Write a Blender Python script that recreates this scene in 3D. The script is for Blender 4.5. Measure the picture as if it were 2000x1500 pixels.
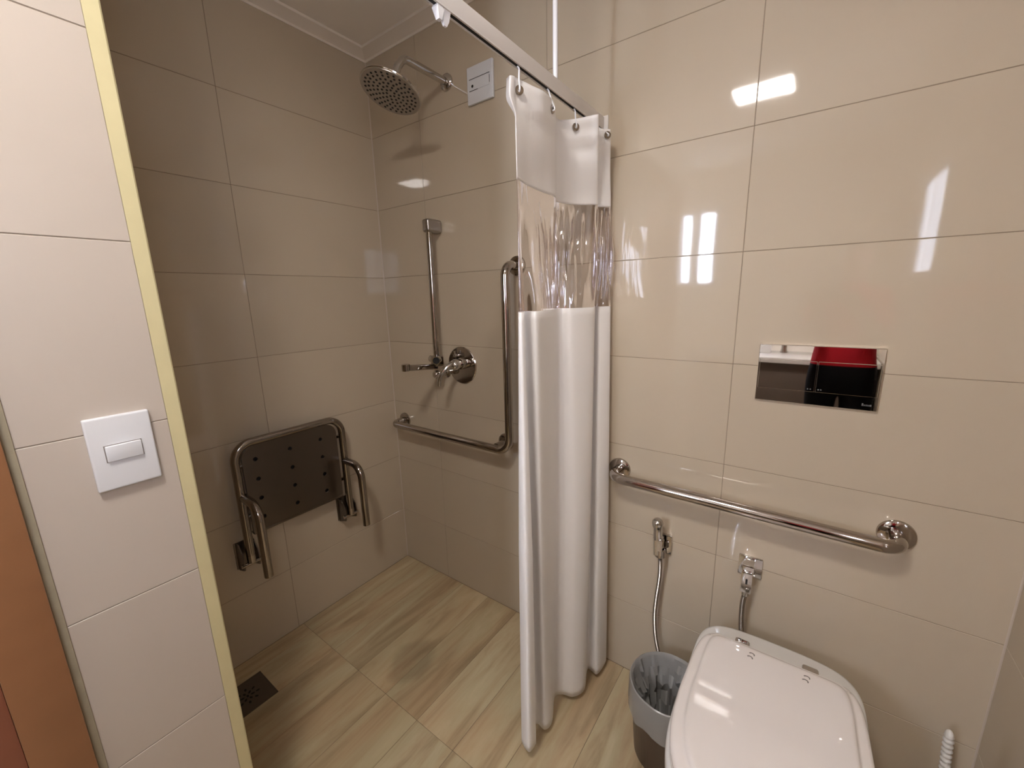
import bpy, bmesh, math, random
from mathutils import Vector, Matrix
random.seed(7)
S = bpy.context.scene
C = S.collection
for o in list(bpy.data.objects): bpy.data.objects.remove(o)

# ------------------------------------------------------------------ camera
cam_d = bpy.data.cameras.new('camera'); cam = bpy.data.objects.new('camera', cam_d); C.objects.link(cam)
R0 = ((0.811292, -0.575494, -0.103011), (0.584155, 0.790759, 0.182928), (-0.023817, -0.208582, 0.977715))
cam.matrix_world = Matrix(((R0[0][0], R0[0][2], -R0[0][1], 1.66528),
                           (R0[1][0], R0[1][2], -R0[1][1], -1.27183),
                           (R0[2][0], R0[2][2], -R0[2][1], 1.38063),
                           (0, 0, 0, 1)))
cam_d.sensor_width = 36.0; cam_d.lens = 796.03*36/2000; cam_d.clip_start = 0.01
S.camera = cam
# ------------------------------------------------------------------ world, exposure
w = bpy.data.worlds.new('world'); S.world = w; w.use_nodes = True
w.node_tree.nodes['Background'].inputs[0].default_value = (0.75, 0.85, 1.0, 1)
w.node_tree.nodes['Background'].inputs[1].default_value = 0.3
S.view_settings.view_transform = 'Standard'; S.view_settings.look = 'None'
S.view_settings.gamma = 1.0; S.view_settings.use_curve_mapping = False
S.view_settings.exposure = 0.0
S.cycles.sample_clamp_indirect = 60.0; S.cycles.blur_glossy = 0.1
LAMP_L = 124.0; LAMP_COL = (1.0, 0.955, 0.915)
WIN_L = 62.0; WIN_COL = (0.80, 0.90, 1.12)
SIDE_L = 10.0

# ------------------------------------------------------------------ materials
def srgb(r, g, b):
    f = lambda c: (c/255/12.92) if c/255 <= .04045 else ((c/255+.055)/1.055)**2.4
    return (f(r), f(g), f(b), 1)
def new_mat(name):
    m = bpy.data.materials.new(name); m.use_nodes = True
    nt = m.node_tree; b = nt.nodes['Principled BSDF']
    return m, nt, b
def pmat(name, col, rough=.4, metal=0.0, ior=1.5, bump=None, var=None, coat=0):
    m, nt, b = new_mat(name)
    b.inputs['Base Color'].default_value = (*col[:3], 1); b.inputs['Roughness'].default_value = rough
    b.inputs['Metallic'].default_value = metal; b.inputs['IOR'].default_value = ior
    if coat: b.inputs['Coat Weight'].default_value = coat; b.inputs['Coat Roughness'].default_value = .05
    tc = nt.nodes.new('ShaderNodeTexCoord')
    if var:   # (scale, amount)
        n = nt.nodes.new('ShaderNodeTexNoise'); n.inputs['Scale'].default_value = var[0]; n.inputs['Detail'].default_value = 5
        nt.links.new(tc.outputs['Object'], n.inputs['Vector'])
        mx = nt.nodes.new('ShaderNodeMix'); mx.data_type = 'RGBA'
        a = var[1]
        mx.inputs[6].default_value = (*[c*(1-a) for c in col[:3]], 1); mx.inputs[7].default_value = (*[min(1, c*(1+a)) for c in col[:3]], 1)
        nt.links.new(n.outputs['Fac'], mx.inputs[0]); nt.links.new(mx.outputs[2], b.inputs['Base Color'])
    if bump:  # (scale, strength)
        n = nt.nodes.new('ShaderNodeTexNoise'); n.inputs['Scale'].default_value = bump[0]; n.inputs['Detail'].default_value = 2
        nt.links.new(tc.outputs['Object'], n.inputs['Vector'])
        bp = nt.nodes.new('ShaderNodeBump'); bp.inputs['Strength'].default_value = bump[1]; bp.inputs['Distance'].default_value = .01
        nt.links.new(n.outputs['Fac'], bp.inputs['Height']); nt.links.new(bp.outputs['Normal'], b.inputs['Normal'])
    return m
def emat(name, col, strength):
    m, nt, b = new_mat(name)
    b.inputs['Base Color'].default_value = (.8, .8, .8, 1)
    b.inputs['Emission Color'].default_value = (*col, 1); b.inputs['Emission Strength'].default_value = strength
    return m

M = {}
def tile_mat(name, col, rough):
    m, nt, b = new_mat(name)
    b.inputs['Roughness'].default_value = rough; b.inputs['IOR'].default_value = 1.52
    tc = nt.nodes.new('ShaderNodeTexCoord'); oi = nt.nodes.new('ShaderNodeObjectInfo')
    n = nt.nodes.new('ShaderNodeTexNoise'); n.inputs['Scale'].default_value = 3.0; n.inputs['Detail'].default_value = 6; n.inputs['Roughness'].default_value = .6
    nt.links.new(tc.outputs['Object'], n.inputs['Vector'])
    mx = nt.nodes.new('ShaderNodeMix'); mx.data_type = 'RGBA'
    mx.inputs[6].default_value = (*[c*.965 for c in col], 1); mx.inputs[7].default_value = (*[c*1.03 for c in col], 1)
    nt.links.new(n.outputs['Fac'], mx.inputs[0])
    hs = nt.nodes.new('ShaderNodeHueSaturation')
    mr = nt.nodes.new('ShaderNodeMapRange'); mr.inputs[3].default_value = .98; mr.inputs[4].default_value = 1.02
    nt.links.new(oi.outputs['Random'], mr.inputs[0]); nt.links.new(mr.outputs[0], hs.inputs['Value'])
    nt.links.new(mx.outputs[2], hs.inputs['Color']); nt.links.new(hs.outputs[0], b.inputs['Base Color'])
    n2 = nt.nodes.new('ShaderNodeTexNoise'); n2.inputs['Scale'].default_value = 5.0; n2.inputs['Detail'].default_value = 1
    nt.links.new(tc.outputs['Object'], n2.inputs['Vector'])
    bp = nt.nodes.new('ShaderNodeBump'); bp.inputs['Strength'].default_value = .035; bp.inputs['Distance'].default_value = .01
    nt.links.new(n2.outputs['Fac'], bp.inputs['Height']); nt.links.new(bp.outputs['Normal'], b.inputs['Normal'])
    return m
M['tile'] = tile_mat('polished_tile', (.505, .420, .312), .045)
M['tile_satin'] = tile_mat('satin_tile', (.50, .435, .37), .32)
M['grout'] = pmat('grout', (.25, .195, .14), .9)
M['grout_floor'] = pmat('grout_floor', (.17, .125, .075), .9)
M['grout_pale'] = pmat('grout_pale', (.30, .245, .19), .9)
M['cream'] = pmat('cream_paint', (.58, .51, .29), .6, var=(30, .06))
M['plaster'] = pmat('ceiling_paint', (.88, .82, .74), .8, var=(4, .03))
M['cornice'] = pmat('cornice_paint', (.76, .68, .58), .65)
M['wood'] = pmat('door_wood', (.255, .115, .05), .35, var=(18, .12))
M['redwood'] = pmat('door_jamb_wood', (.22, .075, .04), .4, var=(18, .12))
M['steel'] = pmat('polished_steel', (.42, .38, .345), .085, 1.0)
M['brushed'] = pmat('brushed_steel', (.42, .39, .365), .30, 1.0, bump=(90, .04))
M['seatmetal'] = pmat('seat_panel_steel', (.17, .145, .125), .28, 1.0)
M['seattube'] = pmat('seat_tube_steel', (.34, .305, .275), .10, 1.0)
M['chrome'] = pmat('chrome', (.56, .54, .52), .05, 1.0)
M['mirror'] = pmat('chrome_mirror', (.78, .76, .74), .02, 1.0)
M['nozzle'] = pmat('rubber_nozzle', (.012, .011, .01), .6)
M['dark'] = pmat('dark_void', (.008, .007, .006), .7)
M['whiteplastic'] = pmat('white_plastic', (.66, .66, .67), .35)
M['railwhite'] = pmat('rail_white', (.72, .68, .64), .45)
M['rod'] = pmat('rod_white', (.85, .85, .87), .2)
M['ceramic'] = pmat('ceramic', (.68, .66, .62), .04)
M['lid'] = pmat('toilet_lid', (.76, .705, .66), .03)
M['print'] = pmat('dark_grey', (.20, .17, .15), .5)
M['bin'] = pmat('bin_plastic', (.085, .055, .04), .3)
M['drain'] = pmat('drain_metal', (.12, .095, .07), .45, .6)
M['counter'] = pmat('counter_white', (.7, .68, .65), .15)
M['cabinet'] = pmat('cabinet_brown', (.13, .10, .08), .35)
M['red'] = pmat('red_cotton', (.42, .012, .02), .8)
M['black'] = pmat('black_cotton', (.006, .006, .007), .9)
def outfit():
    m, nt, b = new_mat('red_top_black_trousers'); b.inputs['Roughness'].default_value = .85
    tc = nt.nodes.new('ShaderNodeTexCoord'); sx = nt.nodes.new('ShaderNodeSeparateXYZ'); nt.links.new(tc.outputs['Object'], sx.inputs[0])
    gt = nt.nodes.new('ShaderNodeMath'); gt.operation = 'GREATER_THAN'; gt.inputs[1].default_value = .958; nt.links.new(sx.outputs['Z'], gt.inputs[0])
    mx = nt.nodes.new('ShaderNodeMix'); mx.data_type = 'RGBA'; mx.inputs[6].default_value = (.004, .004, .005, 1); mx.inputs[7].default_value = (.40, .012, .02, 1)
    nt.links.new(gt.outputs[0], mx.inputs[0]); nt.links.new(mx.outputs[2], b.inputs['Base Color']); b.inputs['Specular IOR Level'].default_value = .15
    return m
M['outfit'] = outfit()
M['skin'] = pmat('skin', (.55, .33, .24), .5)
M['hair'] = pmat('hair', (.03, .02, .015), .5)
M['phone'] = pmat('phone_black', (.01, .01, .012), .2)
M['mark'] = pmat('plate_mark', (.10, .10, .10), .5)
M['bristle'] = pmat('brush_white', (.66, .63, .58), .5)
M['edgestrip'] = pmat('door_edge_strip', (.33, .28, .19), .8, var=(40, .15))
M['hose'] = pmat('hose_steel', (.28, .255, .23), .2, 1.0)
M['caulk'] = pmat('caulk', (.50, .42, .34), .5)
def streaky(m):
    nt = m.node_tree; b = nt.nodes['Principled BSDF']; st_ = b.inputs['Emission Strength'].default_value
    tc = nt.nodes.new('ShaderNodeTexCoord'); mp = nt.nodes.new('ShaderNodeMapping'); mp.inputs['Scale'].default_value = (30, 22, .7)
    n = nt.nodes.new('ShaderNodeTexNoise'); n.inputs['Scale'].default_value = 1; n.inputs['Detail'].default_value = 2
    mr = nt.nodes.new('ShaderNodeMapRange'); mr.inputs[1].default_value = .32; mr.inputs[2].default_value = .62; mr.inputs[3].default_value = st_*.35; mr.inputs[4].default_value = st_*1.55
    nt.links.new(tc.outputs['Object'], mp.inputs[0]); nt.links.new(mp.outputs[0], n.inputs['Vector']); nt.links.new(n.outputs['Fac'], mr.inputs[0]); nt.links.new(mr.outputs[0], b.inputs['Emission Strength'])
M['lamp'] = emat('lamp_diffuser', LAMP_COL, LAMP_L)
M['winA'] = emat('frosted_daylight', WIN_COL, WIN_L)
M['winB'] = emat('frosted_daylight_side', WIN_COL, SIDE_L)

def vinyl():
    m, nt, b = new_mat('white_vinyl')
    b.inputs['Base Color'].default_value = (.93, .90, .87, 1); b.inputs['Roughness'].default_value = .38
    tr = nt.nodes.new('ShaderNodeBsdfTranslucent'); tr.inputs[0].default_value = (.8, .74, .68, 1)
    mx = nt.nodes.new('ShaderNodeMixShader'); mx.inputs[0].default_value = .12
    tc = nt.nodes.new('ShaderNodeTexCoord'); n = nt.nodes.new('ShaderNodeTexNoise'); n.inputs['Scale'].default_value = 350
    nt.links.new(tc.outputs['Object'], n.inputs['Vector'])
    bp = nt.nodes.new('ShaderNodeBump'); bp.inputs['Strength'].default_value = .08; bp.inputs['Distance'].default_value = .001
    nt.links.new(n.outputs['Fac'], bp.inputs['Height']); nt.links.new(bp.outputs['Normal'], b.inputs['Normal'])
    out = nt.nodes['Material Output']
    nt.links.new(b.outputs[0], mx.inputs[1]); nt.links.new(tr.outputs[0], mx.inputs[2]); nt.links.new(mx.outputs[0], out.inputs[0])
    return m
M['vinyl'] = vinyl()
def clear_vinyl():
    m, nt, b = new_mat('clear_vinyl'); nt.nodes.remove(b)
    tp = nt.nodes.new('ShaderNodeBsdfTransparent'); tp.inputs[0].default_value = (.91, .875, .87, 1)
    gl = nt.nodes.new('ShaderNodeBsdfGlossy'); gl.inputs[0].default_value = (.95, .93, .95, 1); gl.inputs['Roughness'].default_value = .07
    lw = nt.nodes.new('ShaderNodeFresnel'); lw.inputs['IOR'].default_value = 1.5
    tc = nt.nodes.new('ShaderNodeTexCoord'); mp = nt.nodes.new('ShaderNodeMapping'); mp.inputs['Scale'].default_value = (60, 60, 4)
    n = nt.nodes.new('ShaderNodeTexNoise'); n.inputs['Scale'].default_value = 1.0; n.inputs['Detail'].default_value = 3
    nt.links.new(tc.outputs['Object'], mp.inputs[0]); nt.links.new(mp.outputs[0], n.inputs['Vector'])
    bp = nt.nodes.new('ShaderNodeBump'); bp.inputs['Strength'].default_value = .22; bp.inputs['Distance'].default_value = .006
    nt.links.new(n.outputs['Fac'], bp.inputs['Height'])
    nt.links.new(bp.outputs[0], gl.inputs['Normal'])
    ad = nt.nodes.new('ShaderNodeMath'); ad.operation = 'MULTIPLY_ADD'; ad.inputs[1].default_value = 1.0; ad.inputs[2].default_value = .07
    nt.links.new(lw.outputs[0], ad.inputs[0])
    mx = nt.nodes.new('ShaderNodeMixShader'); nt.links.new(ad.outputs[0], mx.inputs[0])
    nt.links.new(tp.outputs[0], mx.inputs[1]); nt.links.new(gl.outputs[0], mx.inputs[2])
    nt.links.new(mx.outputs[0], nt.nodes['Material Output'].inputs[0])
    return m
M['clear'] = clear_vinyl()
def bag_mat():
    m, nt, b = new_mat('bin_bag_plastic')
    b.inputs['Base Color'].default_value = (.40, .385, .36, 1); b.inputs['Roughness'].default_value = .22
    tp = nt.nodes.new('ShaderNodeBsdfTransparent'); tp.inputs[0].default_value = (.8, .82, .82, 1)
    mx = nt.nodes.new('ShaderNodeMixShader'); mx.inputs[0].default_value = .32
    nt.links.new(b.outputs[0], mx.inputs[1]); nt.links.new(tp.outputs[0], mx.inputs[2])
    nt.links.new(mx.outputs[0], nt.nodes['Material Output'].inputs[0])
    return m
M['bag'] = bag_mat()
def floor_mat():
    m, nt, b = new_mat('wood_look_porcelain')
    b.inputs['Roughness'].default_value = .42
    g = nt.nodes.new('ShaderNodeNewGeometry'); oi = nt.nodes.new('ShaderNodeObjectInfo')
    off = nt.nodes.new('ShaderNodeVectorMath'); off.operation = 'SCALE'; off.inputs[0].default_value = (9, 5, 3)
    nt.links.new(oi.outputs['Random'], off.inputs['Scale'])
    add = nt.nodes.new('ShaderNodeVectorMath'); nt.links.new(g.outputs['Position'], add.inputs[0]); nt.links.new(off.outputs[0], add.inputs[1])
    mp = nt.nodes.new('ShaderNodeMapping'); mp.inputs['Scale'].default_value = (16, 2.2, 1); mp.inputs['Rotation'].default_value = (0, 0, .06)
    nt.links.new(add.outputs[0], mp.inputs[0])
    n = nt.nodes.new('ShaderNodeTexNoise'); n.inputs['Scale'].default_value = 1.0; n.inputs['Detail'].default_value = 8; n.inputs['Roughness'].default_value = .62; n.inputs['Distortion'].default_value = .6
    nt.links.new(mp.outputs[0], n.inputs['Vector'])
    cr = nt.nodes.new('ShaderNodeValToRGB'); e = cr.color_ramp.elements
    e[0].position = .30; e[0].color = (.33, .25, .15, 1); e[1].position = .72; e[1].color = (.58, .49, .335, 1)
    k = e.new(.47); k.color = (.47, .365, .235, 1)
    k = e.new(.56); k.color = (.50, .415, .27, 1)
    nt.links.new(n.outputs['Fac'], cr.inputs[0])
    # a damp spot on the planks, with an outline of its own
    sep = nt.nodes.new('ShaderNodeVectorMath'); sep.operation = 'SUBTRACT'; sep.inputs[1].default_value = (.55, -.42, 0)
    nz = nt.nodes.new('ShaderNodeTexNoise'); nz.inputs['Scale'].default_value = 7; nt.links.new(g.outputs['Position'], nz.inputs['Vector'])
    sc = nt.nodes.new('ShaderNodeVectorMath'); sc.operation = 'MULTIPLY'; sc.inputs[1].default_value = (1.25, 1.0, 0)
    nt.links.new(g.outputs['Position'], sep.inputs[0]); nt.links.new(sep.outputs[0], sc.inputs[0])
    ln = nt.nodes.new('ShaderNodeVectorMath'); ln.operation = 'LENGTH'; nt.links.new(sc.outputs[0], ln.inputs[0])
    ma = nt.nodes.new('ShaderNodeMath'); ma.operation = 'MULTIPLY_ADD'; ma.inputs[1].default_value = -.14; nt.links.new(nz.outputs['Fac'], ma.inputs[0]); nt.links.new(ln.outputs['Value'], ma.inputs[2])
    mr = nt.nodes.new('ShaderNodeMapRange'); mr.inputs[1].default_value = .0; mr.inputs[2].default_value = .045; mr.inputs[3].default_value = .76; mr.inputs[4].default_value = 1.0
    nt.links.new(ma.outputs[0], mr.inputs[0])
    n3 = nt.nodes.new('ShaderNodeTexNoise'); n3.inputs['Scale'].default_value = 1.0; n3.inputs['Detail'].default_value = 3
    mp3 = nt.nodes.new('ShaderNodeMapping'); mp3.inputs['Scale'].default_value = (9, 2.6, 1); nt.links.new(add.outputs[0], mp3.inputs[0]); nt.links.new(mp3.outputs[0], n3.inputs['Vector'])
    c3 = nt.nodes.new('ShaderNodeValToRGB'); c3.color_ramp.elements[0].position = .38; c3.color_ramp.elements[0].color = (.95, .945, .87, 1); c3.color_ramp.elements[1].position = .62; c3.color_ramp.elements[1].color = (1.0, .925, .83, 1)
    nt.links.new(n3.outputs['Fac'], c3.inputs[0])
    mm3 = nt.nodes.new('ShaderNodeMix'); mm3.data_type = 'RGBA'; mm3.blend_type = 'MULTIPLY'; mm3.inputs[0].default_value = 1.0
    nt.links.new(cr.outputs[0], mm3.inputs[6]); nt.links.new(c3.outputs[0], mm3.inputs[7])
    hs = nt.nodes.new('ShaderNodeHueSaturation'); nt.links.new(mm3.outputs[2], hs.inputs['Color'])
    m2 = nt.nodes.new('ShaderNodeMapRange'); m2.inputs[3].default_value = .92; m2.inputs[4].default_value = 1.08
    nt.links.new(oi.outputs['Random'], m2.inputs[0])
    mu = nt.nodes.new('ShaderNodeMath'); mu.operation = 'MULTIPLY'; nt.links.new(m2.outputs[0], mu.inputs[0]); nt.links.new(mr.outputs[0], mu.inputs[1])
    nt.links.new(mu.outputs[0], hs.inputs['Value']); nt.links.new(hs.outputs[0], b.inputs['Base Color'])
    bp = nt.nodes.new('ShaderNodeBump'); bp.inputs['Strength'].default_value = .25; bp.inputs['Distance'].default_value = .002
    nt.links.new(n.outputs['Fac'], bp.inputs['Height']); nt.links.new(bp.outputs[0], b.inputs['Normal'])
    return m
M['floor'] = floor_mat()

M['winC'] = emat('frosted_daylight_dim', WIN_COL, WIN_L*.55)
streaky(M['winA']); streaky(M['winC']); streaky(M['winB'])   # sheer, unevenly bright frosted glass
# ------------------------------------------------------------------ mesh helpers
def fillet(pts, r, n=10):
    pts = [Vector(p) for p in pts]; out = [pts[0]]
    for i in range(1, len(pts)-1):
        a, p, b = pts[i-1], pts[i], pts[i+1]
        u = (a-p).normalized(); v = (b-p).normalized(); ang = u.angle(v)
        rr = r[i-1] if isinstance(r, (list, tuple)) else r
        t = min(rr/math.tan(ang/2), (a-p).length*.499, (b-p).length*.499); rr = t*math.tan(ang/2)
        cen = p+(u+v).normalized()*(rr/math.sin(ang/2))
        s = p+u*t-cen; e = p+v*t-cen; tot = s.angle(e); ax = s.cross(e).normalized()
        for k in range(n+1): out.append(cen+Matrix.Rotation(tot*k/n, 3, ax) @ s)
    out.append(pts[-1]); return out
def catmull(pts, n):
    pts = [Vector(p) for p in pts]; m = len(pts); out = []
    for i in range(m-1):
        p0, p1, p2, p3 = pts[max(i-1, 0)], pts[i], pts[i+1], pts[min(i+2, m-1)]
        for k in range(n):
            t = k/n
            out.append(.5*((2*p1)+(p2-p0)*t+(2*p0-5*p1+4*p2-p3)*t*t+(3*p1-p0-3*p2+p3)*t**3))
    out.append(pts[-1]); return out
class MB:
    def __init__(s): s.bm = bmesh.new()
    def box(s, lo, hi, bev=0.0, seg=2, mat=None):
        lo, hi = Vector(lo), Vector(hi)
        r = bmesh.ops.create_cube(s.bm, size=1)
        vs = r['verts']
        for v in vs: v.co = Vector((lo[i]+(v.co[i]+.5)*(hi[i]-lo[i]) for i in range(3)))
        es = set(e for v in vs for e in v.link_edges)
        if bev:
            r2 = bmesh.ops.bevel(s.bm, geom=list(es), offset=bev, segments=seg, profile=.6, affect='EDGES')
            vs = list(set(v for f in r2['faces'] for v in f.verts) | set(v for v in vs if v.is_valid))
        if mat is not None: bmesh.ops.transform(s.bm, matrix=mat, verts=vs)
        return s
    def tube(s, path, r, seg=18, caps=True):
        path = [Vector(p) for p in path]; n = len(path); rings = []
        nrm = None
        for i, p in enumerate(path):
            t = (path[min(i+1, n-1)]-path[max(i-1, 0)]).normalized()
            if nrm is None:
                nrm = t.orthogonal().normalized()
            else:
                nrm = (nrm-t*nrm.dot(t)).normalized()
            b = t.cross(nrm); rr = r[i] if isinstance(r, (list, tuple)) else r
            rings.append([s.bm.verts.new(p+rr*(math.cos(2*math.pi*k/seg)*nrm+math.sin(2*math.pi*k/seg)*b)) for k in range(seg)])
        for a, b in zip(rings, rings[1:]):
            for k in range(seg): s.bm.faces.new((a[k], a[(k+1) % seg], b[(k+1) % seg], b[k]))
        if caps:
            s.bm.faces.new(list(reversed(rings[0]))); s.bm.faces.new(rings[-1])
        return s
    def lathe(s, prof, origin, axis, seg=32):          # prof: list of (radius, height along axis)
        origin = Vector(origin); z = Vector(axis).normalized(); x = z.orthogonal().normalized(); y = z.cross(x)
        rings = []
        for r, h in prof:
            if r < 1e-6: rings.append([s.bm.verts.new(origin+z*h)])
            else: rings.append([s.bm.verts.new(origin+z*h+r*(math.cos(2*math.pi*k/seg)*x+math.sin(2*math.pi*k/seg)*y)) for k in range(seg)])
        for a, b in zip(rings, rings[1:]):
            for k in range(seg):
                if len(a) == 1 and len(b) == 1: continue
                if len(a) == 1: s.bm.faces.new((a[0], b[(k+1) % seg], b[k]))
                elif len(b) == 1: s.bm.faces.new((a[k], a[(k+1) % seg], b[0]))
                else: s.bm.faces.new((a[k], a[(k+1) % seg], b[(k+1) % seg], b[k]))
        return s
    def loft(s, rings, cap0=True, cap1=True):
        rr = [[s.bm.verts.new(p) for p in r] for r in rings]; n = len(rr[0])
        for a, b in zip(rr, rr[1:]):
            for k in range(n): s.bm.faces.new((a[k], a[(k+1) % n], b[(k+1) % n], b[k]))
        if cap0: s.bm.faces.new(list(reversed(rr[0])))
        if cap1: s.bm.faces.new(rr[-1])
        return s
    def grid(s, rows):
        vv = [[s.bm.verts.new(p) for p in r] for r in rows]
        for a, b in zip(vv, vv[1:]):
            for k in range(len(a)-1): s.bm.faces.new((a[k], a[k+1], b[k+1], b[k]))
        return s
    def build(s, name, mat, parent=None, smooth=True, ang=40, loc=None):
        bmesh.ops.recalc_face_normals(s.bm, faces=s.bm.faces)
        off = Vector(loc) if loc is not None else (wloc(parent) if parent else Vector((0, 0, 0)))
        if off.length: bmesh.ops.translate(s.bm, verts=s.bm.verts, vec=-off)
        me = bpy.data.meshes.new(name); s.bm.to_mesh(me); s.bm.free()
        if smooth:
            me.polygons.foreach_set('use_smooth', [True]*len(me.polygons))
            me.set_sharp_from_angle(angle=math.radians(ang))
        me.materials.append(M[mat] if isinstance(mat, str) else mat)
        o = bpy.data.objects.new(name, me); C.objects.link(o)
        if parent: o.parent = parent
        if loc is not None: o.location = Vector(loc)-(wloc(parent) if parent else Vector((0, 0, 0)))
        return o
def wloc(o):
    v = Vector((0, 0, 0))
    while o: v += o.location; o = o.parent
    return v
def tag(o, label, cat, group=None):
    o['label'] = label; o['category'] = cat
    if group: o['group'] = group
    return o
def thing(name, loc, label, cat, group=None):
    o = bpy.data.objects.new(name, None); C.objects.link(o); o.location = loc; o.empty_display_size = .05
    return tag(o, label, cat, group)
def struct(o): o['kind'] = 'structure'; return o

# ------------------------------------------------------------------ the room
ZR = [0.0, .283, .583, .883, 1.183, 1.483, 1.783, 2.083, 2.383]
CEIL = 2.412; GAP = .0013; TH = .009
tile_cache = {}
def tiles(parent, plane, u_edges, v_edges, mat, skip=None):
    """plane: ('x', value, sign) or ('y', ...) face position with room-facing sign"""
    ax, val, sg = plane
    for i in range(len(u_edges)-1):
        for j in range(len(v_edges)-1):
            u0, u1, v0, v1 = u_edges[i], u_edges[i+1], v_edges[j], v_edges[j+1]
            if skip and skip(u0, u1, v0, v1): continue
            du, dv = (u1-u0-GAP)/2, (v1-v0-GAP)/2
            key = (ax, sg, round(du, 4), round(dv, 4), mat)
            if key not in tile_cache:
                mb = MB()
                if ax == 'y': mb.box((-du, -TH/2, -dv), (du, TH/2, dv), .0009, 1)
                elif ax == 'x': mb.box((-TH/2, -du, -dv), (TH/2, du, dv), .0009, 1)
                else: mb.box((-du, -dv, -TH/2), (du, dv, TH/2), .0007, 1)
                o = mb.build('tile', mat, None, smooth=False); tile_cache[key] = o.data
                bpy.data.objects.remove(o)
            o = bpy.data.objects.new('tile' if ax != 'z' else 'plank', tile_cache[key]); C.objects.link(o); o.parent = parent
            uc, vc, wc = (u0+u1)/2, (v0+v1)/2, val-sg*TH/2
            o.location = {'y': (uc, wc, vc), 'x': (wc, uc, vc), 'z': (uc, vc, wc)}[ax]
SUB = .0012
wb = struct(MB().box((-.12, SUB, -.1), (2.25, .12, CEIL)).build('wall_back', 'grout', smooth=False))
tiles(wb, ('y', 0, -1), [0, .31, .907, 1.505, 2.102], ZR, 'tile')
wl = struct(MB().box((-.12, -1.32, -.1), (-SUB, SUB, CEIL)).build('wall_left', 'grout', smooth=False))
tiles(wl, ('x', 0, 1), [-1.204, -.602, 0], ZR, 'tile')
wr = struct(MB().box((2.102+SUB, -2.95, -.1), (2.22, SUB, CEIL)).build('wall_right', 'grout', smooth=False))
tiles(wr, ('x', 2.102, -1), [-2.9, -2.408, -1.806, -1.204, -.602, 0], ZR, 'tile')
# partition between shower and door; its long face carries the light switch
wp = struct(MB().box((-.1, -1.32, -.1), (.757-SUB, -1.060, CEIL)).build('wall_partition', 'grout_pale', smooth=False))
tiles(wp, ('x', .757, 1), [-1.325, -1.067], ZR, 'tile_satin')
tiles(wp, ('y', -1.051, 1), [0, .31, .74], ZR, 'tile')
st = MB(); st.loft([[(.70, -1.0675, z), (.7572, -1.0675, z), (.7572, -1.0475, z), (.7555, -1.0452, z), (.748, -1.0447, z), (.70, -1.0447, z)] for z in (0, CEIL)])
struct(st.build('trim_1', 'cream', ang=20))
# door wall: casing, jamb, leaf, wall above
dl = struct(MB().box((.60, -2.25, 2.13), (.757, -1.32, CEIL)).box((.60, -2.25, -.1), (.757, -2.20, 2.13)).build('wall_door', 'plaster', smooth=False))
cs = MB().box((.745, -1.3175, 0), (.775, -1.2535, 2.16), .003).box((.745, -2.25, 2.096), (.775, -1.2535, 2.16), .003).box((.745, -2.262, 0), (.775, -2.198, 2.16), .003)
struct(cs.build('trim_2', 'wood'))
struct(MB().box((.757, -1.2533, 0), (.7605, -1.2435, 2.16), .001).build('trim_9', 'edgestrip'))  # thin olive-grey strip along the edge of the casing
jb = MB().box((.62, -1.352, 0), (.769, -1.3178, 2.096), .002).box((.62, -2.1975, 0), (.769, -2.166, 2.096), .002)
struct(jb.build('trim_3', 'redwood'))
dr = struct(MB().box((.64, -2.1655, .006), (.68, -1.3525, 2.09), .002).build('door_1', 'redwood', loc=(.66, -1.76, 0)))
MB().tube(fillet([(.68, -1.42, 1.02), (.73, -1.42, 1.02), (.73, -1.54, 1.02)], .012), .009).lathe([(.0, 0), (.025, 0), (.025, .008), (0, .008)], (.68, -1.42, 1.02), (1, 0, 0)).build('door_handle', 'chrome', dr)
wa = struct(MB().box((.18, -2.95, -.1), (.30, -2.25, CEIL)).box((.18, -2.25, -.1), (.60, -2.2, CEIL)).build('wall_alcove', 'plaster', smooth=False))
wz = struct(MB().box((.18, -3.05, -.1), (2.22, -2.9, CEIL)).build('wall_rear', 'plaster', smooth=False))
fl = struct(MB().box((-.12, -3.05, -.12), (2.25, .12, -SUB)).build('floor', 'grout_floor', smooth=False))
px = [0.0, .075]+[.24+.165*k for k in range(12)]; px = [x for x in px if x < 2.06]+[2.102]
tiles(fl, ('z', 0, 1), px, [-2.9, -2.383, -1.783, -1.183, -.583, 0], 'floor')
ce = struct(MB().box((-.12, -3.05, CEIL), (2.25, .12, CEIL+.1)).build('ceiling', 'plaster', smooth=False))
def cornice(name, a, b, inward):
    a, b, n = Vector(a), Vector(b), Vector(inward)
    rings = []
    for p in (a, b):
        rings.append([p+Vector((0, 0, 2.3785)), p+n*.004+Vector((0, 0, 2.3785)), p+n*.006+Vector((0, 0, 2.386)), p+n*.030+Vector((0, 0, 2.3985)), p+n*.046+Vector((0, 0, 2.404)), p+n*.048+Vector((0, 0, CEIL)), p+Vector((0, 0, CEIL))])
    return struct(MB().loft(rings).build(name, 'cornice', ang=25))
cornice('trim_4', (0, 0, 0), (2.102, 0, 0), (0, -1, 0))
cornice('trim_5', (0, -1.05, 0), (0, 0, 0), (1, 0, 0))
cornice('trim_6', (2.102, -2.9, 0), (2.102, 0, 0), (-1, 0, 0))
def bead(name, x, sx):
    r = .0035
    struct(MB().loft([[(x, 0, z), (x+sx*r, 0, z), (x+sx*r*.35, -r*.35, z), (x, -r, z)] for z in (0, 2.38)]).build(name, 'caulk', smooth=False))
bead('trim_7', 0, 1); bead('trim_8', 2.102, -1)
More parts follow.
